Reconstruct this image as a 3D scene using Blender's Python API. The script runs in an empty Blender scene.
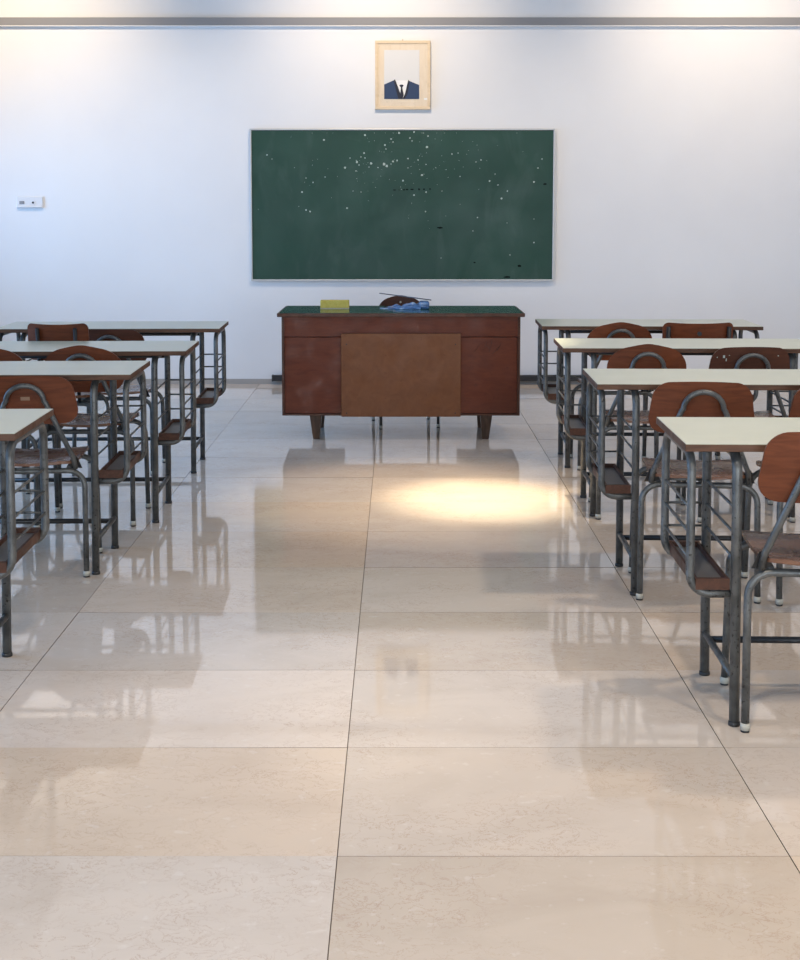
import bpy, bmesh, math, random
from mathutils import Vector, Matrix
random.seed(7)
R = math.radians
S = bpy.context.scene
COL = S.collection

# ------------------------------------------------------------------ camera
F, CAM_H, TH, HORIZON, PX = 1300.0, 1.40, R(5.0), 210.0, 398.0      # pixels of the 800x960 frame
PY = HORIZON + F * math.tan(TH)
cd = bpy.data.cameras.new('camera')
cam = bpy.data.objects.new('camera', cd); COL.objects.link(cam)
cam.location = (0, 0, CAM_H); cam.rotation_euler = (R(90) - TH, 0, 0)
cd.sensor_fit = 'VERTICAL'; cd.sensor_height = 36.0; cd.lens = 36.0 * F / 960.0
cd.shift_y = -(480.0 - PY) / 960.0; cd.shift_x = (400.0 - PX) / 960.0
cd.clip_start = .05
S.camera = cam

# room measures (metres)
WALL_Y, WALL_L, WALL_R, REAR_Y, CEIL = 10.42, -4.30, 4.7, -2.6, 3.9

# ------------------------------------------------------------------ world, exposure
w = bpy.data.worlds.new('sky'); S.world = w; w.use_nodes = True
bg = w.node_tree.nodes['Background']; bg.inputs[0].default_value = (.62, .80, 1, 1); bg.inputs[1].default_value = .6
vs = S.view_settings
vs.view_transform = 'Standard'; vs.look = 'None'; vs.gamma = 1.0; vs.exposure = 0.30
try: vs.use_curve_mapping = False
except Exception: pass
S.cycles.use_denoising = True
S.cycles.max_bounces = 8; S.cycles.diffuse_bounces = 4; S.cycles.glossy_bounces = 4
S.cycles.caustics_reflective = False; S.cycles.caustics_refractive = False
S.cycles.sample_clamp_indirect = 6.0

def area(name, loc, rot, sx, sy, watts, col, spread=180):
    l = bpy.data.lights.new(name, 'AREA'); l.shape = 'RECTANGLE'; l.size = sx; l.size_y = sy
    l.energy = watts; l.color = col; l.spread = R(spread)
    o = bpy.data.objects.new(name, l); COL.objects.link(o); o.location = loc; o.rotation_euler = rot
    return o
def spot(name, loc, aim, watts, col, cone, blend, rad=.05):
    l = bpy.data.lights.new(name, 'SPOT'); l.energy = watts; l.color = col
    l.spot_size = R(cone); l.spot_blend = blend; l.shadow_soft_size = rad
    o = bpy.data.objects.new(name, l); COL.objects.link(o); o.location = loc
    o.rotation_euler = (Vector(aim) - Vector(loc)).to_track_quat('-Z', 'Y').to_euler()
    return o
COOL = (.24, .53, 1.0)
WIN_SIDE = [(.6, 2.6), (4.2, 6.2), (7.7, 10.0)]                      # window openings of the side wall (y from, to); unseen last one placed to blue the wall
WIN_REAR = [(-2.5, -.2), (.9, 3.9)]                                 # openings of the rear wall (x from, to)
SILL, HEAD = .55, 2.25
# daylight standing in each window opening
for i, (a, b) in enumerate(WIN_SIDE):
    area('daylight', (WALL_L - .22, (a + b) / 2, (SILL + HEAD) / 2), (0, R(-90), 0), HEAD - SILL, b - a, (80, 120, 130)[i], COOL)
for a, b in WIN_REAR:
    area('daylight', ((a + b) / 2, REAR_Y - .22, (SILL + HEAD) / 2), (R(90), 0, 0), b - a, HEAD - SILL, 145, (.78, .89, 1.0))
# warm ceiling downlights: three wash the board wall, one makes the pool on the floor, others light the desks and floor
for x, e in ((-2.92, 178), (-.18, 158), (2.56, 165)):
    spot('wall_downlight', (x, WALL_Y - 1.75, CEIL - .06), (x, WALL_Y, 2.15), e, (1.0, .79, .56), 86, 1.0, .06)
spot('floor_spot', (.42, 6.22, CEIL - .06), (.42, 6.22, 0), 1100, (1.0, .84, .58), 18, 1.0, .08)
spot('floor_spot', (.10, 6.30, CEIL - .06), (.10, 6.30, 0), 400, (1.0, .80, .55), 34, 1.0, .08)  # added wide weak spot, softens the pool's edge and spreads its glow
spot('floor_spot', (-.05, 3.6, CEIL - .06), (-.05, 3.6, 0), 70, (1.0, .82, .6), 30, 1.0, .05)
for x, y, e in ((2.2, 1.6, 150), (2.3, 4.6, 165), (2.4, 7.4, 60), (.1, 1.4, 205)):  # last one is added over the aisle to brighten the near floor
    spot('ceiling_spot', (x, y, CEIL - .06), (x, y, 0), e, (1.0, .84, .66), 130, .9, .12)

# ------------------------------------------------------------------ pixel to place
def ray(x, y):
    a = (x - PX) / F; b = (y - PY) / F
    return a, math.cos(TH) - b * math.sin(TH), -math.sin(TH) - b * math.cos(TH)
def atz(x, y, z=0.0):
    d = ray(x, y); t = (z - CAM_H) / d[2]; return d[0] * t, d[1] * t
def aty(x, y, Y):
    d = ray(x, y); t = Y / d[1]; return d[0] * t, CAM_H + d[2] * t

# ------------------------------------------------------------------ materials
def mat(name, col, rough=.5, metal=0.0, spec=.5, build=None):
    m = bpy.data.materials.new(name); m.use_nodes = True
    nt = m.node_tree; p = nt.nodes['Principled BSDF']
    p.inputs['Base Color'].default_value = (*col, 1); p.inputs['Roughness'].default_value = rough
    p.inputs['Metallic'].default_value = metal; p.inputs['Specular IOR Level'].default_value = spec
    if build: build(nt, p)
    return m
def node(nt, t, **kw):
    n = nt.nodes.new(t)
    for k, v in kw.items():
        if k in n.inputs: n.inputs[k].default_value = v
        else: setattr(n, k, v)
    return n
def ramp(nt, fac, stops):
    r = node(nt, 'ShaderNodeValToRGB'); cr = r.color_ramp
    while len(cr.elements) < len(stops): cr.elements.new(.5)
    for e, (p, c) in zip(cr.elements, stops):
        e.position = p; e.color = (*c, 1) if len(c) == 3 else c
    nt.links.new(fac, r.inputs[0]); return r.outputs[0]
def coords(nt, scale=(1, 1, 1), kind='Object', shift=True):
    tc = node(nt, 'ShaderNodeTexCoord'); mp = node(nt, 'ShaderNodeMapping'); mp.inputs['Scale'].default_value = scale
    nt.links.new(tc.outputs[kind], mp.inputs['Vector'])
    if not shift: return mp.outputs[0]
    oi = node(nt, 'ShaderNodeObjectInfo'); ml = node(nt, 'ShaderNodeMath', operation='MULTIPLY'); ml.inputs[1].default_value = 37.0
    nt.links.new(oi.outputs['Random'], ml.inputs[0])
    ad = node(nt, 'ShaderNodeVectorMath', operation='ADD')
    nt.links.new(mp.outputs[0], ad.inputs[0]); nt.links.new(ml.outputs[0], ad.inputs[1]); return ad.outputs[0]
def noise(nt, vec, scale, detail=4, dist=0.0, rough=.55):
    n = node(nt, 'ShaderNodeTexNoise'); n.inputs['Scale'].default_value = scale; n.inputs['Detail'].default_value = detail
    n.inputs['Distortion'].default_value = dist; n.inputs['Roughness'].default_value = rough
    nt.links.new(vec, n.inputs['Vector']); return n.outputs['Fac']
def mixc(nt, fac, a, b, mode='MIX'):
    n = node(nt, 'ShaderNodeMix', data_type='RGBA', blend_type=mode)
    for s, v in ((0, fac), (6, a), (7, b)):
        if hasattr(v, 'is_output'): nt.links.new(v, n.inputs[s])
        else: n.inputs[s].default_value = v if s == 0 else (*v, 1)
    return n.outputs[2]
def bump(nt, p, h, strength, dist=.01):
    b = node(nt, 'ShaderNodeBump'); b.inputs['Strength'].default_value = strength; b.inputs['Distance'].default_value = dist
    nt.links.new(h, b.inputs['Height']); nt.links.new(b.outputs[0], p.inputs['Normal'])

def wood(name, dark, light, rough, scale=(3, 30, 30), wear=None, bs=.08):
    def b(nt, p):
        v = coords(nt, scale)
        n = noise(nt, v, 1.6, 6, 1.2)
        c = ramp(nt, n, [(.3, dark), (.72, light)])
        v2 = coords(nt)
        if wear:
            c = mixc(nt, ramp(nt, noise(nt, v2, 5, 2), [(.40, (0, 0, 0)), (.8, (.8, .8, .8))]), c, wear)
        c = mixc(nt, ramp(nt, noise(nt, v2, 45, 3), [(.66, (0, 0, 0)), (.74, (.45, .45, .45))]), c, tuple(x * .5 for x in dark))
        nt.links.new(c, p.inputs['Base Color'])
        rr = ramp(nt, noise(nt, v2, 12, 3), [(.3, (rough * .8,) * 3), (.7, (min(1, rough * 1.3),) * 3)])
        nt.links.new(rr, p.inputs['Roughness'])
        bump(nt, p, n, bs, .004)
    return mat(name, light, rough, spec=.25, build=b)

def b_wall(nt, p):
    v = coords(nt, shift=False)
    c = ramp(nt, noise(nt, v, 1.3, 4), [(.3, (.73, .735, .75)), (.7, (.765, .77, .78))])
    nt.links.new(c, p.inputs['Base Color']); bump(nt, p, noise(nt, v, 90, 3), .05, .002)
M_WALL = mat('painted_plaster', (.75, .75, .76), .85, spec=.2, build=b_wall)
M_CEIL = mat('ceiling_white', (.74, .74, .74), .9, spec=.2)
M_TRIM = mat('grey_trunking', (.23, .23, .24), .6)
M_LIP = mat('white_lip', (.80, .79, .78), .6)
def b_marble(nt, p):
    oi = node(nt, 'ShaderNodeObjectInfo')
    base = ramp(nt, oi.outputs['Random'], [(0, (.65, .56, .475)), (.3, (.54, .455, .37)), (.5, (.70, .61, .53)), (.75, (.63, .51, .395)), (1, (.61, .55, .495))])
    v = coords(nt, (1.2, 2.0, 1))
    cloud = ramp(nt, noise(nt, v, 2.2, 6, .8), [(.25, (.90, .885, .87)), (.55, (1, 1, 1)), (.8, (1.04, 1.02, 1.0))])
    c = mixc(nt, 1.0, base, cloud, 'MULTIPLY')
    v2 = coords(nt, (1, 1.25, 1))
    vn = noise(nt, v2, 17, 10, .6, .68)
    vein = ramp(nt, vn, [(.486, (0, 0, 0)), (.498, (.62, .62, .62)), (.510, (0, 0, 0))])
    patch = ramp(nt, noise(nt, v2, 3.1, 3), [(.36, (0, 0, 0)), (.58, (1, 1, 1))])
    vein = mixc(nt, 1.0, vein, patch, 'MULTIPLY')
    c = mixc(nt, vein, c, (.36, .22, .14))
    c = mixc(nt, ramp(nt, noise(nt, v2, 26, 4), [(.62, (0, 0, 0)), (.72, (.22, .22, .22))]), c, (.78, .75, .71))
    nt.links.new(c, p.inputs['Base Color'])
    rr = ramp(nt, noise(nt, coords(nt), 6, 5), [(.3, (.028,) * 3), (.75, (.065,) * 3)])
    nt.links.new(rr, p.inputs['Roughness'])
M_TILE = mat('polished_marble', (.6, .55, .48), .1, spec=.6, build=b_marble)
M_GROUT = mat('grout', (.17, .14, .11), .9)
M_BASE = mat('grey_stone_skirting', (.36, .34, .32), .45)
M_BLACK = mat('black_plastic', (.018, .019, .022), .5)
def b_steel(nt, p):
    v = coords(nt)
    c = ramp(nt, noise(nt, v, 22, 5), [(.35, (.058, .060, .059)), (.7, (.125, .127, .122))])
    chip = ramp(nt, noise(nt, v, 95, 4), [(.60, (0, 0, 0)), (.66, (1, 1, 1))])
    zone = ramp(nt, noise(nt, v, 5, 2), [(.40, (0, 0, 0)), (.52, (1, 1, 1))])
    f = mixc(nt, 1.0, chip, zone, 'MULTIPLY')
    c = mixc(nt, f, c, (.016, .014, .013)); nt.links.new(c, p.inputs['Base Color'])
    bump(nt, p, chip, .1, .002)
M_STEEL = mat('grey_painted_tube', (.22, .23, .24), .38, .3, build=b_steel)
M_STEEL_D = mat('dark_worn_tube', (.022, .022, .023), .42, .3)
M_RUBBER_W = mat('white_rubber', (.40, .385, .33), .6)
M_RUBBER_K = mat('black_rubber', (.02, .02, .02), .6)
def b_lam(nt, p):
    v = coords(nt, (1, 1, 1))
    c = ramp(nt, noise(nt, v, 5, 4), [(.3, (.455, .475, .375)), (.7, (.50, .52, .415))])
    s = ramp(nt, noise(nt, coords(nt, (6, 90, 1)), 2, 3), [(.63, (0, 0, 0)), (.7, (.14, .14, .14))])
    nt.links.new(mixc(nt, s, c, (.5, .5, .46)), p.inputs['Base Color'])
M_LAM = mat('cream_laminate', (.6, .62, .53), .3, build=b_lam)
M_EDGE = wood('wood_edge', (.05, .023, .013), (.135, .064, .035), .5)
M_PLY = wood('red_brown_plywood', (.088, .024, .0095), (.158, .045, .0175), .36, (4, 4, 30), bs=.04)
M_PLY_D = wood('dark_brown_plywood', (.05, .017, .009), (.085, .027, .0135), .4, (4, 4, 30), bs=.04)
M_SEAT = wood('worn_plywood_seat', (.105, .045, .024), (.20, .095, .055), .26, (3, 26, 26), wear=(.24, .155, .115), bs=.03)
M_TRAY = wood('tray_wood', (.04, .017, .010), (.09, .036, .020), .5, (30, 3, 30))
M_LINER = mat('grey_tray_liner', (.12, .118, .12), .42)
M_DESK = wood('mahogany_veneer', (.10, .020, .007), (.155, .034, .011), .42, (5, 5, 22), bs=.03)
M_DESK_E = wood('dark_mahogany_edge', (.06, .024, .014), (.11, .045, .026), .4, (10, 5, 5))
M_PANEL = wood('brown_hardboard', (.16, .057, .021), (.20, .076, .029), .45, (9, 9, 9), bs=.03)
M_LEG = wood('dark_turned_leg', (.05, .028, .018), (.105, .06, .038), .4, (20, 20, 4))
M_LINO = mat('green_linoleum', (.022, .085, .06), .14)
def b_board(nt, p):
    v = coords(nt, shift=False)
    c = ramp(nt, noise(nt, v, 2.2, 6, .4), [(.3, (.007, .041, .027)), (.7, (.011, .054, .035))])
    sm = ramp(nt, noise(nt, coords(nt, (3, 1, 1.2), shift=False), 1.7, 5, 1.0), [(.52, (0, 0, 0)), (.8, (.30, .30, .30))])
    c = mixc(nt, sm, c, (.07, .12, .10))
    nt.links.new(c, p.inputs['Base Color'])
    rr = ramp(nt, noise(nt, v, 3, 4), [(.3, (.36,) * 3), (.7, (.5,) * 3)]); nt.links.new(rr, p.inputs['Roughness'])
M_BOARD = mat('green_chalkboard', (.03, .09, .07), .42, spec=.35, build=b_board)
M_ALU = mat('pale_aluminium', (.50, .50, .50), .4, .3)
M_CHALK = mat('chalk_fleck', (.40, .47, .43), .9)
M_MARK = mat('black_scuff', (.002, .003, .003), .9, spec=.1)
M_PALE = wood('pale_birch_frame', (.64, .50, .33), (.74, .60, .43), .45, (3, 3, 12), bs=.02)
M_MATB = wood('birch_mount', (.68, .57, .43), (.75, .65, .52), .6, (12, 3, 3), bs=.01)
M_PAPER = mat('grey_white_paper', (.66, .66, .655), .6)
M_SHIRT = mat('white_shirt_print', (.80, .80, .80), .6)
M_SUIT = mat('navy_suit_print', (.010, .035, .10), .6)
M_SUIT_D = mat('dark_lapel_print', (.004, .008, .024), .6)
M_PLATE = mat('white_socket_plastic', (.70, .70, .71), .4)
M_GREYP = mat('grey_switch_plastic', (.24, .24, .25), .5)
M_YEL = wood('yellow_sponge', (.60, .45, .085), (.72, .58, .15), .9, (25, 25, 25), bs=.3)
M_BLUE = mat('blue_plastic_film', (.10, .24, .50), .22, build=lambda nt, p: nt.links.new(ramp(nt, noise(nt, coords(nt, (8, 8, 30)), 2.5, 4), [(.38, (.025, .075, .19)), (.55, (.085, .20, .42)), (.72, (.40, .52, .66))]), p.inputs['Base Color']))
M_STICK = mat('dark_stick', (.05, .055, .07), .4)
M_BRASS = mat('screw_metal', (.55, .5, .42), .35, .8)
M_WFRAME = mat('white_window_frame', (.7, .7, .7), .5)
def b_glass(nt, p):
    out = nt.nodes['Material Output']; tr = node(nt, 'ShaderNodeBsdfTransparent'); gl = node(nt, 'ShaderNodeBsdfGlossy'); gl.inputs['Roughness'].default_value = .02
    fr = node(nt, 'ShaderNodeFresnel'); fr.inputs[0].default_value = 1.45; mx = node(nt, 'ShaderNodeMixShader')
    nt.links.new(fr.outputs[0], mx.inputs[0]); nt.links.new(tr.outputs[0], mx.inputs[1]); nt.links.new(gl.outputs[0], mx.inputs[2])
    nt.links.new(mx.outputs[0], out.inputs['Surface'])
M_GLASS = mat('window_glass', (.9, .95, 1), .02, build=b_glass)

# ------------------------------------------------------------------ mesh helpers
def obj(name, me, m, parent=None):
    me.materials.clear(); me.materials.append(m)
    o = bpy.data.objects.new(name, me); COL.objects.link(o)
    if parent: o.parent = parent
    return o
def bm_obj(name, bm, m, parent=None, smooth=False):
    bmesh.ops.recalc_face_normals(bm, faces=bm.faces[:])
    me = bpy.data.meshes.new(name); bm.to_mesh(me); bm.free()
    for p in me.polygons: p.use_smooth = smooth
    return obj(name, me, m, parent)
def add_box(bm, x0, x1, y0, y1, z0, z1, bev=0.0):
    t = bmesh.new(); bmesh.ops.create_cube(t, size=1)
    for v in t.verts: v.co = ((x0 + x1) / 2 + v.co.x * (x1 - x0), (y0 + y1) / 2 + v.co.y * (y1 - y0), (z0 + z1) / 2 + v.co.z * (z1 - z0))
    if bev: bmesh.ops.bevel(t, geom=t.edges[:], offset=bev, segments=2, profile=.5, affect='EDGES')
    me = bpy.data.meshes.new('tmp'); t.to_mesh(me); t.free(); bm.from_mesh(me); bpy.data.meshes.remove(me)
def box(name, x0, x1, y0, y1, z0, z1, m, parent=None, bev=0.0):
    bm = bmesh.new(); add_box(bm, x0, x1, y0, y1, z0, z1, bev); return bm_obj(name, bm, m, parent)
def fillet(pts, r, n=6):
    pts = [Vector(p) for p in pts]; out = [pts[0]]
    for a, b, c in zip(pts, pts[1:], pts[2:]):
        u = (a - b); v = (c - b); lu, lv = u.length, v.length; u.normalize(); v.normalize()
        ang = u.angle(v)
        if ang > math.pi - .02: out.append(b); continue
        d = min(r / math.tan(ang / 2), lu * .49, lv * .49); rr = d * math.tan(ang / 2)
        cen = b + (u + v).normalized() * (rr / math.sin(ang / 2))
        p0, p1 = b + u * d - cen, b + v * d - cen
        tot = p0.angle(p1); ax = p0.cross(p1).normalized()
        for i in range(n + 1): out.append(cen + Matrix.Rotation(tot * i / n, 3, ax) @ p0)
    out.append(pts[-1]); return out
def add_tube(bm, pts, rad, sides=10):
    pts = [Vector(p) for p in pts]
    t0 = (pts[1] - pts[0]).normalized(); nrm = t0.orthogonal().normalized(); rings = []
    for i, p in enumerate(pts):
        a = pts[max(i - 1, 0)]; b = pts[min(i + 1, len(pts) - 1)]; t = (b - a).normalized()
        q = t0.rotation_difference(t); nrm = (q @ nrm).normalized(); t0 = t
        nrm = (nrm - t * nrm.dot(t)).normalized(); bi = t.cross(nrm)
        r = rad[i] if isinstance(rad, (list, tuple)) else rad
        rings.append([bm.verts.new(p + (nrm * math.cos(k * 2 * math.pi / sides) + bi * math.sin(k * 2 * math.pi / sides)) * r) for k in range(sides)])
    for a, b in zip(rings, rings[1:]):
        for k in range(sides): bm.faces.new((a[k], a[(k + 1) % sides], b[(k + 1) % sides], b[k])).smooth = True
    bm.faces.new(rings[0][::-1]); bm.faces.new(rings[-1])
def tube(name, pts, rad, m, parent=None, fil=0.0, sides=10, n=6):
    if fil: pts = fillet(pts, fil, n)
    bm = bmesh.new(); add_tube(bm, pts, rad, sides)
    bmesh.ops.recalc_face_normals(bm, faces=bm.faces[:])
    me = bpy.data.meshes.new(name); bm.to_mesh(me); bm.free(); return obj(name, me, m, parent)
def sheet(name, rows, off, m, parent=None):
    """a curved sheet given by rows of points, made thick by the offset vector"""
    bm = bmesh.new(); nr, nc = len(rows), len(rows[0]); off = Vector(off)
    g = [[bm.verts.new(p) for p in r] for r in rows]; h = [[bm.verts.new(Vector(p) + off) for p in r] for r in rows]
    for j in range(nr - 1):
        for i in range(nc - 1):
            bm.faces.new((g[j][i], g[j][i + 1], g[j + 1][i + 1], g[j + 1][i])); bm.faces.new((h[j][i], h[j + 1][i], h[j + 1][i + 1], h[j][i + 1]))
    rim = [(0, i) for i in range(nc)] + [(j, nc - 1) for j in range(1, nr)] + [(nr - 1, i) for i in range(nc - 2, -1, -1)] + [(j, 0) for j in range(nr - 2, 0, -1)]
    for (a, b), (c, d) in zip(rim, rim[1:] + rim[:1]): bm.faces.new((g[a][b], h[a][b], h[c][d], g[c][d]))
    bmesh.ops.recalc_face_normals(bm, faces=bm.faces[:])
    me = bpy.data.meshes.new(name); bm.to_mesh(me); bm.free()
    for p in me.polygons: p.use_smooth = True
    me.set_sharp_from_angle(angle=R(40))
    return obj(name, me, m, parent)
def prism(name, poly, y0, y1, m, parent=None):
    """polygon in x,z extruded along y"""
    bm = bmesh.new(); a = [bm.verts.new((x, y0, z)) for x, z in poly]; b = [bm.verts.new((x, y1, z)) for x, z in poly]
    n = len(poly); bm.faces.new(a); bm.faces.new(b[::-1])
    for i in range(n): bm.faces.new((a[i], a[(i + 1) % n], b[(i + 1) % n], b[i]))
    return bm_obj(name, bm, m, parent)
def tag(o, label, cat, group=None):
    o['label'] = label; o['category'] = cat
    if group: o['group'] = group
    return o
def struct(o): o['kind'] = 'structure'; return o
def thing(name, label, cat, loc=(0, 0, 0), rz=0.0, group=None):
    o = bpy.data.objects.new(name, None); COL.objects.link(o); o.location = loc; o.rotation_euler = (0, 0, rz); o.empty_display_size = .1
    return tag(o, label, cat, group)
def copy_tree(src, parent=None):
    c = src.copy(); COL.objects.link(c); c.parent = parent
    for ch in list(src.children): copy_tree(ch, c)
    return c

# ------------------------------------------------------------------ the room
floor = struct(box('floor', WALL_L - .2, WALL_R + .2, REAR_Y - .2, WALL_Y + .2, -.12, -.006, M_GROUT))
TW, TD, TX, TY = .984, .573, -.132, 2.716
GX, GY = .0022, .0012
tile_mesh = {}
def tile_me(w_, d_):
    k = (round(w_, 4), round(d_, 4))
    if k not in tile_mesh:
        bm = bmesh.new(); add_box(bm, -w_ / 2, w_ / 2, -d_ / 2, d_ / 2, -.006, 0)
        bmesh.ops.recalc_face_normals(bm, faces=bm.faces[:])
        me = bpy.data.meshes.new('floor_tile'); bm.to_mesh(me); bm.free(); me.materials.append(M_TILE); me.materials.append(M_GROUT)
        for p in me.polygons: p.material_index = 0 if p.normal.z > .5 else 1
        tile_mesh[k] = me
    return tile_mesh[k]
for i in range(-5, 6):
    x0, x1 = max(TX + i * TW, WALL_L), min(TX + (i + 1) * TW, WALL_R)
    if x1 - x0 < .05: continue
    for j in range(-10, 14):
        y0, y1 = max(TY + j * TD, REAR_Y), min(TY + (j + 1) * TD, WALL_Y)
        if y1 - y0 < .02: continue
        t = bpy.data.objects.new('floor_tile', tile_me(x1 - x0 - GX, y1 - y0 - GY)); COL.objects.link(t)
        t.location = ((x0 + x1) / 2, (y0 + y1) / 2, 0); t.parent = floor
        t.rotation_euler = (random.uniform(-1, 1) * .0022, random.uniform(-1, 1) * .0013, 0)      # laid slightly uneven
struct(box('wall_back', WALL_L - .2, WALL_R + .2, WALL_Y, WALL_Y + .2, 0, CEIL, M_WALL))
struct(box('wall_right', WALL_R, WALL_R + .2, REAR_Y, WALL_Y, 0, CEIL, M_WALL))
struct(box('ceiling', WALL_L - .2, WALL_R + .2, REAR_Y - .2, WALL_Y + .2, CEIL, CEIL + .15, M_CEIL))
bm = bmesh.new(); ys = [REAR_Y] + [v for p in WIN_SIDE for v in p] + [WALL_Y]
add_box(bm, WALL_L - .2, WALL_L, REAR_Y, WALL_Y, 0, SILL); add_box(bm, WALL_L - .2, WALL_L, REAR_Y, WALL_Y, HEAD, CEIL)
for k in range(0, len(ys), 2): add_box(bm, WALL_L - .2, WALL_L, ys[k], ys[k + 1], SILL, HEAD)
struct(bm_obj('wall_left', bm, M_WALL))
bm = bmesh.new(); xs = [WALL_L - .2] + [v for p in WIN_REAR for v in p] + [WALL_R + .2]
add_box(bm, xs[0], xs[-1], REAR_Y - .2, REAR_Y, 0, SILL); add_box(bm, xs[0], xs[-1], REAR_Y - .2, REAR_Y, HEAD, CEIL)
for k in range(0, len(xs), 2): add_box(bm, xs[k], xs[k + 1], REAR_Y - .2, REAR_Y, SILL, HEAD)
struct(bm_obj('wall_rear', bm, M_WALL))
wn = 1
def window(side, a, b):
    global wn
    r = bpy.data.objects.new('window_%d' % wn, None); COL.objects.link(r); struct(r); wn += 1
    f = .05; mid = (a + b) / 2
    def bx(name, u0, u1, z0, z1, d0, d1, m):
        if side: return box(name, WALL_L - d1, WALL_L - d0, u0, u1, z0, z1, m, r)
        return box(name, u0, u1, REAR_Y - d1, REAR_Y - d0, z0, z1, m, r)
    for u0, u1, z0, z1 in ((a, a + f, SILL, HEAD), (b - f, b, SILL, HEAD), (a + f, b - f, SILL, SILL + f), (a + f, b - f, HEAD - f, HEAD), (mid - .03, mid + .03, SILL + f, HEAD - f)):
        bx('window_frame', u0, u1, z0, z1, .08, .14, M_WFRAME)
    for u0, u1 in ((a + f, mid - .03), (mid + .03, b - f)): bx('pane', u0, u1, SILL + f, HEAD - f, .107, .113, M_GLASS)
for a, b in WIN_SIDE: window(True, a, b)
for a, b in WIN_REAR: window(False, a, b)
t1 = struct(box('trim_1', WALL_L, WALL_R, WALL_Y - .035, WALL_Y, 2.845, 2.908, M_TRIM))
box('lip', WALL_L, WALL_R, WALL_Y - .0375, WALL_Y, 2.840, 2.845, M_LIP, t1)
struct(box('baseboard_back', WALL_L, WALL_R, WALL_Y - .012, WALL_Y, 0, .042, M_BASE))
struct(box('baseboard_right', WALL_R - .012, WALL_R, REAR_Y, WALL_Y - .012, 0, .042, M_BASE))
struct(box('baseboard_left', WALL_L, WALL_L + .012, REAR_Y, WALL_Y - .012, 0, .042, M_BASE))
ck = thing('cable_duct', 'long low black cable duct fixed along the wall foot behind the teacher desk', 'cable duct', (.235, WALL_Y - .012, .03))
box('duct', -1.243, 1.243, -.045, 0, 0, .046, M_BLACK, ck, .004)
for s in (-1, 1): box('end_cap', s * 1.243 - .006, s * 1.243 + .006, -.048, 0, -.002, .048, M_BLACK, ck)

# ------------------------------------------------------------------ chalkboard
(BX0, BZ1), (BX1, BZ0) = aty(249.5, 128.5, WALL_Y - .03), aty(553.7, 281, WALL_Y - .03)
bc = ((BX0 + BX1) / 2, WALL_Y, BZ0)
BW, BH = BX1 - BX0, BZ1 - BZ0
cb = thing('chalkboard', 'wide dark green chalkboard with thin pale frame on the wall', 'chalkboard', bc)
box('writing_surface', -BW / 2 + .01, BW / 2 - .01, -.022, -.002, .01, BH - .01, M_BOARD, cb)
for n, a in (('frame_rail', (-BW / 2, BW / 2, -.03, 0, 0, .013)), ('frame_rail', (-BW / 2, BW / 2, -.03, 0, BH - .013, BH)),
             ('frame_stile', (-BW / 2, -BW / 2 + .013, -.03, 0, .013, BH - .013)), ('frame_stile', (BW / 2 - .013, BW / 2, -.03, 0, .013, BH - .013))):
    box(n, *a, M_ALU, cb, .003)
def flecks(name, pts, m, y=-.0225):
    bm = bmesh.new()
    for px, py, rw, rh in pts:
        X, Z = aty(px, py, WALL_Y - .022); X -= bc[0]; Z -= bc[2]
        n = random.randint(5, 7); a0 = random.random() * 6
        vs_ = [(X + rw / 125 * math.cos(a0 + k * 2 * math.pi / n) * random.uniform(.6, 1), Z + rh / 125 * math.sin(a0 + k * 2 * math.pi / n) * random.uniform(.6, 1)) for k in range(n)]
        f = [bm.verts.new((x, y, z)) for x, z in vs_]; b = [bm.verts.new((x, y + .0006, z)) for x, z in vs_]
        bm.faces.new(f)
        for k in range(n): bm.faces.new((f[k], f[(k + 1) % n], b[(k + 1) % n], b[k]))
    o = bm_obj(name, bm, m, cb); o['kind'] = 'stuff'; return o
FL = [(365, 135, 1.2), (324, 140, 1.1), (399, 133, 1.3), (414, 132, 1), (410, 138, .9), (412, 141, .8), (391, 139, 1), (393, 142, .8), (385, 145, 1.1), (386, 149, .8), (364, 153, 1.1), (365, 158, .9),
      (357, 162, 1.3), (359, 165, .9), (371, 163.5, 1.5), (369, 167, .8), (384, 164, 1.6), (387, 166, 1.5), (393, 161.5, 1.2), (397, 160.5, .9), (391, 164, .7), (345, 167.5, 1.4), (378, 167.5, .7), (408, 158.5, 1), (408, 168, .6),
      (350, 158, .7), (361, 157, .7), (356, 171, .7), (325, 177, .9), (313, 182.5, .9), (302, 192, 1), (306, 210, 1), (310, 211.5, 1), (347, 208, 1.1), (353, 191, .6), (361, 192, .6), (403, 180.5, 1.2), (414, 195, 1.1),
      (427, 147, 1.5), (428, 136, .9), (418, 160, .8), (426, 164.5, .7), (422, 175, 1.3), (426, 192, 1), (442, 191, .6), (452, 154, .8), (458, 153, .7), (476, 162, .7), (481, 160, .8), (489.5, 181, 1.2), (498, 185, .8), (507.5, 191, .9),
      (501.5, 198.5, 1.2), (534, 182, 1.1), (538, 168, .8), (542, 159, .7), (460, 176.5, .7), (425.5, 211.5, .8), (477.5, 217.5, .8), (473, 231, .7), (534, 242.5, .9), (510, 255, .7), (267, 155, .9), (306, 178, .7), (272, 159, .5), (534, 219, .6), (507, 223, .6), (495, 174, .6), (441, 258, .6)]
FL = [(a, b, c * 1.05, c * 1.05) for a, b, c in FL]
for _ in range(110):
    FL.append((min(max(random.gauss(395, 55), 256), 548), min(max(random.gauss(160, 26), 133), 270), random.uniform(.22, .5), random.uniform(.22, .5)))
flecks('chalk_flecks', FL, M_CHALK)
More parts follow.
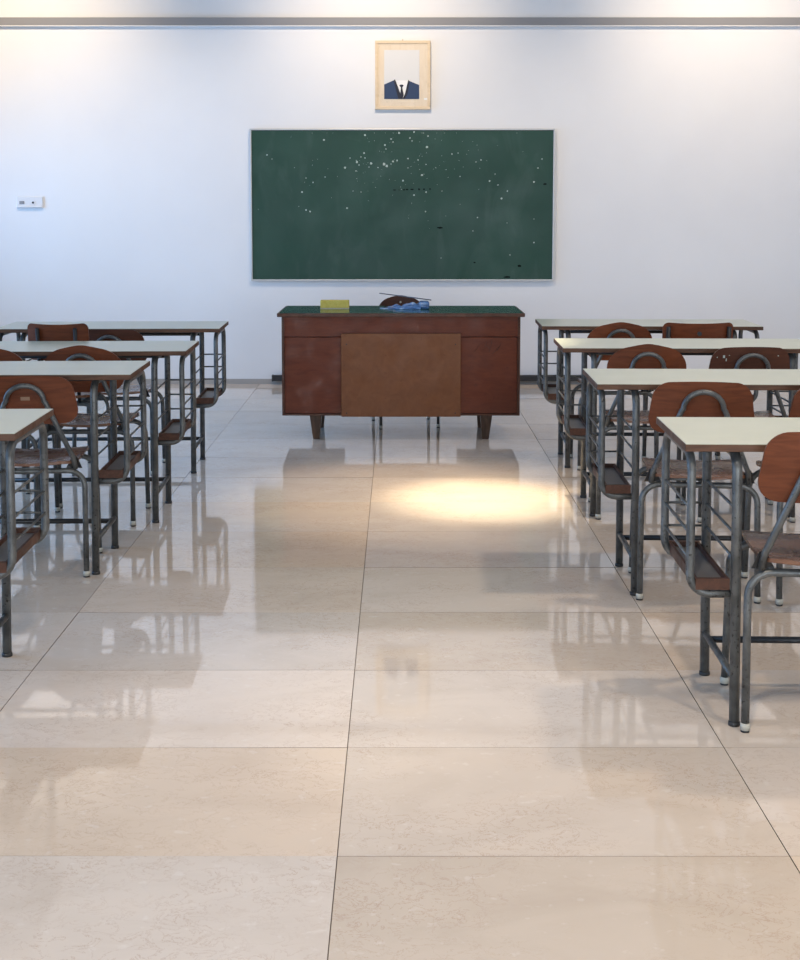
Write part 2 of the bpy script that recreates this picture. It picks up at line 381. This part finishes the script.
MK = [(394.5, 190, 1.8, .7), (404, 189.8, 1.2, .6), (407, 189.5, 1.6, .7), (412, 189.4, 1.6, .6), (419, 189.3, 1.1, .8), (424, 189.2, .9, .8), (430, 189, .8, .7), (399, 190, .8, .4), (440, 227.7, 3.2, .8), (519.5, 266, 2, 1), (507, 277, 3.5, .9), (545, 184, 2, .9), (474.5, 262.5, 1, .6)]
flecks('scuff_marks', [(a, b, c * 1.35, d * 1.35) for a, b, c, d in MK], M_MARK, -.0226)

# ------------------------------------------------------------------ portrait
px0, pz1 = aty(375, 40.5, WALL_Y - .03); px1, pz0 = aty(430.5, 109.5, WALL_Y - .03)
PW, PH = px1 - px0, pz1 - pz0
pt = thing('framed_portrait', 'pale wood framed picture of a headless navy suit above the chalkboard', 'picture', ((px0 + px1) / 2, WALL_Y, pz0))
fw = .024
for n, a in (('frame_rail', (-PW / 2, PW / 2, -.03, 0, 0, fw)), ('frame_rail', (-PW / 2, PW / 2, -.03, 0, PH - fw, PH)), ('frame_stile', (-PW / 2, -PW / 2 + fw, -.03, 0, fw, PH - fw)), ('frame_stile', (PW / 2 - fw, PW / 2, -.03, 0, fw, PH - fw))):
    box(n, *a, M_PALE, pt, .003)
box('mount', -PW / 2 + fw, PW / 2 - fw, -.022, -.002, fw, PH - fw, M_MATB, pt)
def pp(zx, zy):                                                      # a point of the picture in the 80x90 px crop at ten times
    X, Z = aty(360 + zx / 10, 30 + zy / 10, WALL_Y - .024); return X - pt.location.x, Z - pt.location.z
def pflat(name, pts, y, m, par=pt): return prism(name, [pp(*q) for q in pts], y, y + .001, m, par)
pic = pflat('print', [(242, 200), (595, 200), (595, 690), (242, 690)], -.0235, M_PAPER)
pflat('shirt', [(345, 505), (480, 505), (445, 665), (390, 665)], -.0242, M_SHIRT, pic)
pflat('jacket', [(242, 545), (345, 500), (395, 620), (412, 690), (242, 690)], -.0249, M_SUIT, pic)
pflat('jacket', [(592, 550), (482, 505), (455, 620), (432, 690), (592, 690)], -.0249, M_SUIT, pic)
pflat('lapel', [(335, 508), (350, 492), (402, 630), (425, 690), (385, 690)], -.0256, M_SUIT_D, pic)
pflat('lapel', [(482, 498), (497, 512), (475, 640), (445, 690), (425, 690), (450, 640)], -.0256, M_SUIT_D, pic)
pflat('tie', [(393, 555), (405, 546), (425, 546), (437, 555), (422, 575), (438, 650), (425, 690), (412, 690), (402, 640), (410, 575)], -.0262, M_SUIT_D, pic)
pflat('caption_tag', [(640, 680), (672, 680), (672, 698), (640, 698)], -.0232, M_SHIRT)
tube('hook', [(0, -.006, PH), (0, -.006, PH + .014)], .004, M_BRASS, pt)

# ------------------------------------------------------------------ wall socket
sx0, sz1 = aty(16.5, 196.5, WALL_Y - .01); sx1, sz0 = aty(43, 208, WALL_Y - .01); sw, sh = sx1 - sx0, sz1 - sz0
sk = thing('wall_socket', 'small white socket plate with grey rocker and round black port on bare wall', 'wall socket', ((sx0 + sx1) / 2, WALL_Y, sz0))
box('plate', -sw / 2, sw / 2, -.012, 0, 0, sh, M_PLATE, sk, .004)
box('rocker', -sw / 2 + .022, -sw / 2 + .062, -.016, -.012, sh * .34, sh * .60, M_GREYP, sk, .002)
box('ledge', -sw / 2 + .008, sw / 2 - .008, -.022, -.012, .004, .016, M_PLATE, sk, .003)
tube('ring', [(sw * .13, -.0155, sh * .47), (sw * .13, -.011, sh * .47)], .017, M_PLATE, sk, sides=16)
tube('port', [(sw * .13, -.0165, sh * .47), (sw * .13, -.011, sh * .47)], .009, M_BLACK, sk, sides=14)

# ------------------------------------------------------------------ teacher desk
TF = 7.85
td = thing('teacher_desk', "mahogany teacher's desk with green top and lighter front panel below the chalkboard", 'desk', (.018, TF, 0))
XW = .724; HB, HT = .151, .757
tt = box('desktop', -.748, .748, -.045, .56, HT, .780, M_DESK_E, td, .004)
box('green_surface', -.736, .736, -.034, .548, .780, .7825, M_LINO, tt)
box('apron', -XW, XW, 0, .02, .634, HT, M_DESK, td, .002)
box('back_rail', -XW, XW, .50, .52, .67, HT, M_DESK, td)
for s in (-1, 1):
    a, b = sorted((s * XW, s * .363))
    pd = box('pedestal', a + .016 * (s < 0), b - .016 * (s > 0), .006, .515, HB + .012, .630, M_DESK, td, .002)
    for k in range(3): 
        z0 = HB + .03 + k * .14
        d = box('drawer_front', a + .03, b - .03, .515, .528, z0, z0 + .13, M_DESK, pd); box('pull', (a + b) / 2 - .04, (a + b) / 2 + .04, .528, .545, z0 + .06, z0 + .072, M_STEEL, d)
    box('side_edge', s * XW - (.016 if s > 0 else 0), s * XW + (.016 if s < 0 else 0), -.004, .525, HB, HT, M_DESK_E, td, .002)
    box('base_rail', a + .016 * (s < 0), b - .016 * (s > 0), -.003, .515, HB, HB + .011, M_DESK_E, td)
pn = box('front_panel', -.363, .363, -.024, -.003, HB - .004, .655, M_PANEL, td, .002)
for x in (-.33, .33):
    for z in (.17, .59): tube('nail', [(x, -.0255, z), (x, -.022, z)], .004, M_STEEL_D, pn, sides=8)
for sx in (-1, 1):
    for y in (.045, .47):
        x = sx * .522; bm = bmesh.new()
        v = [bm.verts.new((x + dx, y + dy, HB + .001)) for dx, dy in ((-.036, -.03), (.036, -.03), (.036, .03), (-.036, .03))]
        u = [bm.verts.new((x - sx * .004 + dx, y + dy, 0)) for dx, dy in ((-.02, -.018), (.02, -.018), (.02, .018), (-.02, .018))]
        bm.faces.new(v); bm.faces.new(u[::-1])
        for k in range(4): bm.faces.new((v[k], v[(k + 1) % 4], u[(k + 1) % 4], u[k]))
        bm_obj('leg', bm, M_LEG, td)
# scratches on the desk front
bm = bmesh.new()
for a, b in (((474, 352), (480, 344)), ((483, 350), (487, 341)), ((489, 352), (492, 340)), ((492, 354), (500, 346)), ((497, 351), (501, 343)), ((485, 345), (490, 349))):
    A = aty(*a, TF + .004); B = aty(*b, TF + .004)
    add_tube(bm, [(A[0] - .018, .0055, A[1]), ((A[0] + B[0]) / 2 - .014, .0055, (A[1] + B[1]) / 2), (B[0] - .018, .0055, B[1])], .0016, 5)
o = bm_obj('scratches', bm, M_DESK_E, td); o['kind'] = 'stuff'

# ------------------------------------------------------------------ things on the teacher desk
def on_desk(px, py): return atz(px, py, .7825)
x0, y0 = on_desk(320.3, 308.6); x1, _ = on_desk(349, 308.6)
sp = thing('chalk_eraser', 'yellow block sponge eraser lying on the green desktop', 'eraser', ((x0 + x1) / 2, y0 + .03, .7828))
hw = (x1 - x0) / 2
box('sponge', -hw, hw, -.03, .03, .003, .052, M_YEL, sp, .005); box('felt_sole', -hw, hw, -.03, .03, 0, .003, M_MATB, sp)
x0, y0 = on_desk(380, 309.5); x1, _ = on_desk(429.5, 309.5); cx = (x0 + x1) / 2; hw = (x1 - x0) / 2
bl = thing('plastic_pouch', 'crumpled blue plastic pouch with a squared end lying on the green desktop', 'pouch', (cx, y0 + .07, .7834))
rows = []
for j in range(9):
    v = j / 8; r = []
    for i in range(27):
        u = i / 26; x = -hw + .27 * (u) * (hw / .135) * .82
        arch = math.sin(math.pi * v) ** .6
        hgt = (.010 + .034 * u ** 1.3 + .006 * math.sin(u * 17 + v * 3) * arch + .004 * math.sin(u * 31 + 2 * v)) * arch * min(1, u * 5 + .12)
        r.append((x + .004 * math.sin(v * 9), (v - .5) * .14 * min(1, .35 + u * 1.1), max(.001, hgt)))
    rows.append(r)
sheet('film', rows, (0, 0, -.0008), M_BLUE, bl)
box('folded_end', hw * .58, hw, -.05, .05, .0, .047, M_BLUE, bl, .012)
A = aty(379.5, 293.5, 8.66); B = aty(431, 301, y0 + .08)
pr = tube('pointer_stick', [(A[0], 8.67, .846), ((A[0] + B[0]) / 2, (8.67 + y0 + .08) / 2, .8415), (B[0], y0 + .08, .836)], .0032, M_STICK, sides=8)
tag(pr, 'thin dark stick propped across the blue pouch and the chair back', 'stick')

# ------------------------------------------------------------------ student desk
DW, DD, DH = 1.19, .460, .775
def make_desk():
    r = thing('student_desk', 'x', 'desk')
    tp = box('tabletop', -DW / 2, DW / 2, -DD / 2, DD / 2, DH - .021, DH - .0015, M_EDGE, r, .002)
    box('laminate', -DW / 2 + .002, DW / 2 - .002, -DD / 2 + .002, DD / 2 - .002, DH - .0015, DH, M_LAM, tp)
    zt = DH - .021 - .0128; yn, yf = -DD / 2 + .028, DD / 2 - .045; ynb, yfb = yn - .03, yf - .03      # legs rake a little
    for s in (-1, 1):
        xo, xi = s * (DW / 2 - .024), s * (DW / 2 - .146)
        tube('outer_frame', [(xi, yn, .358), (xo, yn, .358), (xo, yn, zt), (xo, yf, zt), (xo, yf, .358), (xi, yf, .358)], .0122, M_STEEL, r, .055)
        tube('leg_frame', [(xi, ynb, .004), (xi, yn, zt), (xi, yf, zt), (xi, yfb, .004)], .0142, M_STEEL, r, .05)
        for z in (.592, .522, .452):
            tube('rung', [(xo, yn, z), (xo, yf, z)], .0042, M_STEEL, r, sides=6)
            tube('rung', [(xi, yn, z), (xi, yf, z)], .0042, M_STEEL, r, sides=6)
            tube('rung', [(xi, yf, z), (xo, yf, z)], .0042, M_STEEL, r, sides=6)
        a, b = sorted((xi + s * .016, xo - s * .014))
        bm = bmesh.new(); ya, yb = yn - .012, yf + .012
        add_box(bm, a, b, ya, yb, .371, .383)
        add_box(bm, a, b, ya, ya + .014, .383, .402); add_box(bm, a, b, yb - .014, yb, .383, .402)
        add_box(bm, a, a + .008, ya + .014, yb - .014, .383, .40); add_box(bm, b - .008, b, ya + .014, yb - .014, .383, .40)
        t = bm_obj('book_tray', bm, M_TRAY, r)
        box('tray_liner', a + .008, b - .008, ya + .014, yb - .014, .383, .3865, M_LINER, t)
        tube('stretcher', [(xi, yn - .025, .128), (xi, yf - .025, .128)], .0105, M_STEEL, r, sides=8)
        for y in (ynb, yfb): tube('glide', [(xi, y, 0), (xi, y, .006), (xi, y, .012)], [.0162, .0162, .015], M_RUBBER_K, r, sides=12)
    xi = DW / 2 - .146
    tube('crossbar', [(-xi, .10, .128), (xi, .10, .128)], .0105, M_STEEL_D, r, sides=8)
    tube('crossbar', [(-xi, yf, zt - .035), (xi, yf, zt - .035)], .0095, M_STEEL_D, r, sides=8)
    return r
desk0 = make_desk(); used = [False]
def place_desk(xe, side, ynear, label, rz=0.0):
    """xe: x of the aisle end of the near edge; side: +1 when the desk runs away to larger x"""
    d = desk0 if not used[0] else copy_tree(desk0); used[0] = True
    rz = -side * R(1.5); off = Vector((side * DW / 2, DD / 2, 0)); off.rotate(Matrix.Rotation(rz, 3, 'Z'))
    d.location = Vector((xe, ynear, 0)) + off; d.rotation_euler = (0, 0, rz)
    d['label'] = label; d['category'] = 'desk'; d['group'] = 'two-seat student desks with white tops'
    return d
A_ = 'on the wall socket side'; B_ = 'opposite the wall socket side'
ROW = {1: 'row nearest the chalkboard', 2: 'second row from the chalkboard', 3: 'third row from the chalkboard', 4: 'last row from the chalkboard'}
for px_, py_, sd, row, bank in ((685.5, 444.0, 1, 4, B_), (597, 384.0, 1, 3, B_), (563, 348.0, 1, 2, B_), (542, 326.0, 1, 1, B_),
                                (15.0, 433.5, -1, 4, A_), (130.5, 374.5, -1, 3, A_), (186, 351.0, -1, 2, A_), (219.5, 328.5, -1, 1, A_)):
    X, Y = atz(px_, py_, DH)                                         # aisle corner of the near edge
    place_desk(X, sd, Y, 'cream-topped student desk ' + bank + ', ' + ROW[row])

# ------------------------------------------------------------------ chairs
def backrest(kind, par, m):
    """kind: 'square' rounded corners, 'dome' arched top, 'post' low rectangle"""
    z0, z1 = {'square': (.605, .792), 'dome': (.595, .792), 'post': (.62, .792)}[kind]
    rows = []; n = 22; H_ = z1 - z0
    def half(t):                                                     # t 0..1 up the sheet
        z = t * H_
        if kind == 'square': wd = .194 - .028 * t; rt, rb = .055, .06
        elif kind == 'dome': wd = .181 - .008 * t; rt, rb = .095, .075
        else: wd = .186; rt, rb = .03, .03
        cut = 0.0
        if z > H_ - rt:
            q = (z - (H_ - rt)) / rt; k = .115 if kind == 'dome' else rt
            cut = k * (1 - math.sqrt(max(0, 1 - q * q)))
        elif z < rb:
            q = (rb - z) / rb; cut = rb * (1 - math.sqrt(max(0, 1 - q * q)))
        return wd - cut
    for j in range(n + 1):
        t = .5 - .5 * math.cos(math.pi * j / n); hw = half(t); z = z0 + t * H_; r = []
        for i in range(15):
            u = i / 14 * 2 - 1; x = u * hw
            y = -.178 - (z - .6) * .16 + .035 * (x / .19) ** 2
            zz = z + ((.006 * (x / .186) ** 2 - .006) * (t ** 6) if kind == 'post' else (0.012 * (1 - (x / max(hw, .02)) ** 2) * t ** 8 if kind == 'dome' else 0.004 * (1 - u * u) * t ** 8))
            r.append((x, y, zz))
        rows.append(r)
    o = sheet('backrest', rows, (0, -.011, .0015), m, par)
    return o
def make_chair(kind, ply=M_PLY, post=.15):
    r = thing('school_chair', 'x', 'chair')
    b = backrest(kind, r, ply)
    # seat: dished sheet with a rolled front edge and rounded corners
    rows = []; n = 16
    for j in range(n + 1):
        t = .5 - .5 * math.cos(math.pi * j / n); y = -.185 + t * .385
        hw = .166 + .013 * t
        for e in (t, 1 - t):
            q = e * .385
            if q < .05: hw -= .05 * (1 - math.sqrt(max(0, 1 - ((.05 - q) / .05) ** 2)))
        z = .452 - .010 * math.sin(math.pi * min(1, t / .8)) - (.030 * ((t - .8) / .2) ** 2 if t > .8 else 0)
        rows.append([(u / 6 * hw, y, z + .008 * (u / 6) ** 2) for u in range(-6, 7)])
    sheet('seat', rows, (0, 0, -.011), M_SEAT, r)
    ry, fy, lz = -.18, .17, .416
    steel = M_STEEL
    for nm, y, ytop in (('rear_leg_frame', ry, ry + .03), ('front_leg_frame', fy, fy - .02)):
        tube(nm, [(-.208, y, .004), (-.204, ytop, lz), (.204, ytop, lz), (.208, y, .004)], .0112, steel, r, .065)
        for s in (-1, 1):
            f = tube('foot', [(s * .208, y, .006), (s * .208, y, .024)], .0135, M_RUBBER_W, r, sides=10)
            tube('foot_tip', [(s * .208, y, 0), (s * .208, y, .007)], .012, M_RUBBER_K, f, sides=10)
    for s in (-1, 1): tube('side_rail', [(s * .145, ry + .03, lz + .012), (s * .145, fy - .02, lz + .012)], .0095, M_STEEL_D, r, sides=8)
    def by(z): return -.178 - (z - .6) * .16 - .0245                 # line of the tube behind the back
    if kind != 'post':
        pts = [(-.172, -.155, .425), (-.166, -.172, .47), (-.075, by(.70), .695)]
        for k in range(0, 13):
            a = math.pi - math.pi * k / 12; z = .70 + .062 * math.sin(a); pts.append((.07 * math.cos(a), by(z), z))
        pts += [(.075, by(.70), .695), (.166, -.172, .47), (.172, -.155, .425)]
        tube('back_tube', pts, .0098, steel, r)
        for s in (-1, 1):
            tube('screw', [(s * .03, by(.66) + .004, .66), (s * .03, by(.66) + .016, .66)], .005, M_BRASS, b, sides=8)
            bm = bmesh.new(); pv = [(s * .195, -.148, .425), (s * .135, -.148, .425), (s * .160, -.165, .475), (s * .178, -.165, .475)]
            v1 = [bm.verts.new(p) for p in pv]; v2 = [bm.verts.new((p[0], p[1] + .004, p[2])) for p in pv]
            bm.faces.new(v1); bm.faces.new(v2[::-1])
            for k in range(4): bm.faces.new((v1[k], v1[(k + 1) % 4], v2[(k + 1) % 4], v2[k]))
            bm_obj('bracket', bm, M_STEEL_D, r)
    else:
        for s in (-1, 1):
            tube('back_post', [(s * post, -.15, .42), (s * post, -.168, .50), (s * post, by(.77) + (.035 * (post / .19) ** 2) + .001, .77)], .0115, M_STEEL_D, r, .05, sides=8)
        if post > .15: tube('hole', [(0, by(.745) + .002 + .0, .735), (0, by(.745) + .026, .735)], .011, M_BLACK, b, sides=12)
    return r
def back_y(x, z): return -.178 - (z - .6) * .16 + .035 * (x / .19) ** 2
protos = {}
def place_chair(kind, x, yfoot, label, rz=0.0, ply=M_PLY, dz=0.0, sx=1.0, post=.15):
    key = (kind, ply.name, post)
    if key not in protos: c = protos[key] = make_chair(kind, ply, post)
    else: c = copy_tree(protos[key])
    off = Vector((0, .18, 0)); off.rotate(Matrix.Rotation(rz, 3, 'Z'))
    c.location = (x + off.x, yfoot + off.y, 0); c.rotation_euler = (0, 0, rz); c.scale = (sx, 1, 1 + dz)
    c['label'] = label; c['category'] = 'chair'; c['group'] = 'plywood school chairs with steel tube legs'
    return c
SQ = 'brown straight-topped plywood chair, '; DM = 'brown arched plywood chair, '
place_chair('square', 1.142, 3.375, SQ + 'last-row desk ' + B_, rz=-R(5.2), dz=.036)
place_chair('square', 1.078, 4.565, SQ + 'aisle seat of third-row desk ' + B_, rz=-R(5.5), dz=.003)
place_chair('square', 1.562, 4.535, SQ + 'seat off the aisle, third-row desk ' + B_, rz=R(5), dz=.003)
place_chair('dome', 1.118, 5.80, DM + 'aisle seat of second-row desk ' + B_, rz=-R(3))
pc = place_chair('square', 1.568, 5.75, 'darker plywood chair with pale scuffs, second-row desk ' + B_, ply=M_PLY_D)
place_chair('dome', 1.188, 6.93, DM + 'aisle seat of front-row desk ' + B_)
place_chair('post', 1.59, 6.86, 'square-backed chair with dark centre hole, front-row desk ' + B_, post=.160, dz=.02)
pd2 = place_chair('square', -1.40, 4.86, SQ + 'third-row desk ' + A_, rz=R(5), dz=-.02)
place_chair('dome', -1.385, 5.68, DM + 'aisle seat of second-row desk ' + A_, dz=.008)
place_chair('dome', -1.775, 5.60, DM + 'seat off the aisle, second-row desk ' + A_, sx=.92, dz=.012)
place_chair('post', -1.666, 6.34, 'tall square-backed chair with two dark back posts, front-row desk ' + A_, post=.115, sx=.80, dz=.072)
place_chair('square', -1.507, 6.79, 'low dark plywood chair, aisle seat of front-row desk ' + A_, ply=M_PLY_D, dz=-.025)
tc = place_chair('dome', .02, 8.62, "brown arched chair tucked behind the teacher's desk", rz=math.pi + R(9), ply=M_PLY_D, sx=.9, dz=.035)
tube('plug', [(0, back_y(0, .762) - .002, .762), (0, back_y(0, .762) + .003, .762)], .0075, M_RUBBER_W, tc, sides=10)
def patch(par, x0, x1, z0, z1, m):
    ys = [back_y(x, z) - .0118 for x, z in ((x0, z0), (x1, z0), (x1, z1), (x0, z1))]
    bm = bmesh.new(); q = [(x0, ys[0], z0), (x1, ys[1], z0), (x1, ys[2], z1), (x0, ys[3], z1)]
    a = [bm.verts.new(p) for p in q]; b = [bm.verts.new((p[0], p[1] + .0012, p[2])) for p in q]
    bm.faces.new(a); bm.faces.new(b[::-1])
    for k in range(4): bm.faces.new((a[k], a[(k + 1) % 4], b[(k + 1) % 4], b[k]))
    return bm_obj('paint_fleck' if m is M_CHALK else 'paper_label', bm, m, par)
patch(pd2, -.018, .016, .702, .716, mat('faded_label', (.26, .16, .10), .6))
for x, z, a, b in ((-.122, .752, .008, .012), (-.112, .738, .004, .012), (-.150, .748, .004, .004), (.118, .756, .005, .005), (-.100, .758, .004, .003)):
    patch(pc, x - a / 2, x + a / 2, z - b / 2, z + b / 2, M_CHALK)
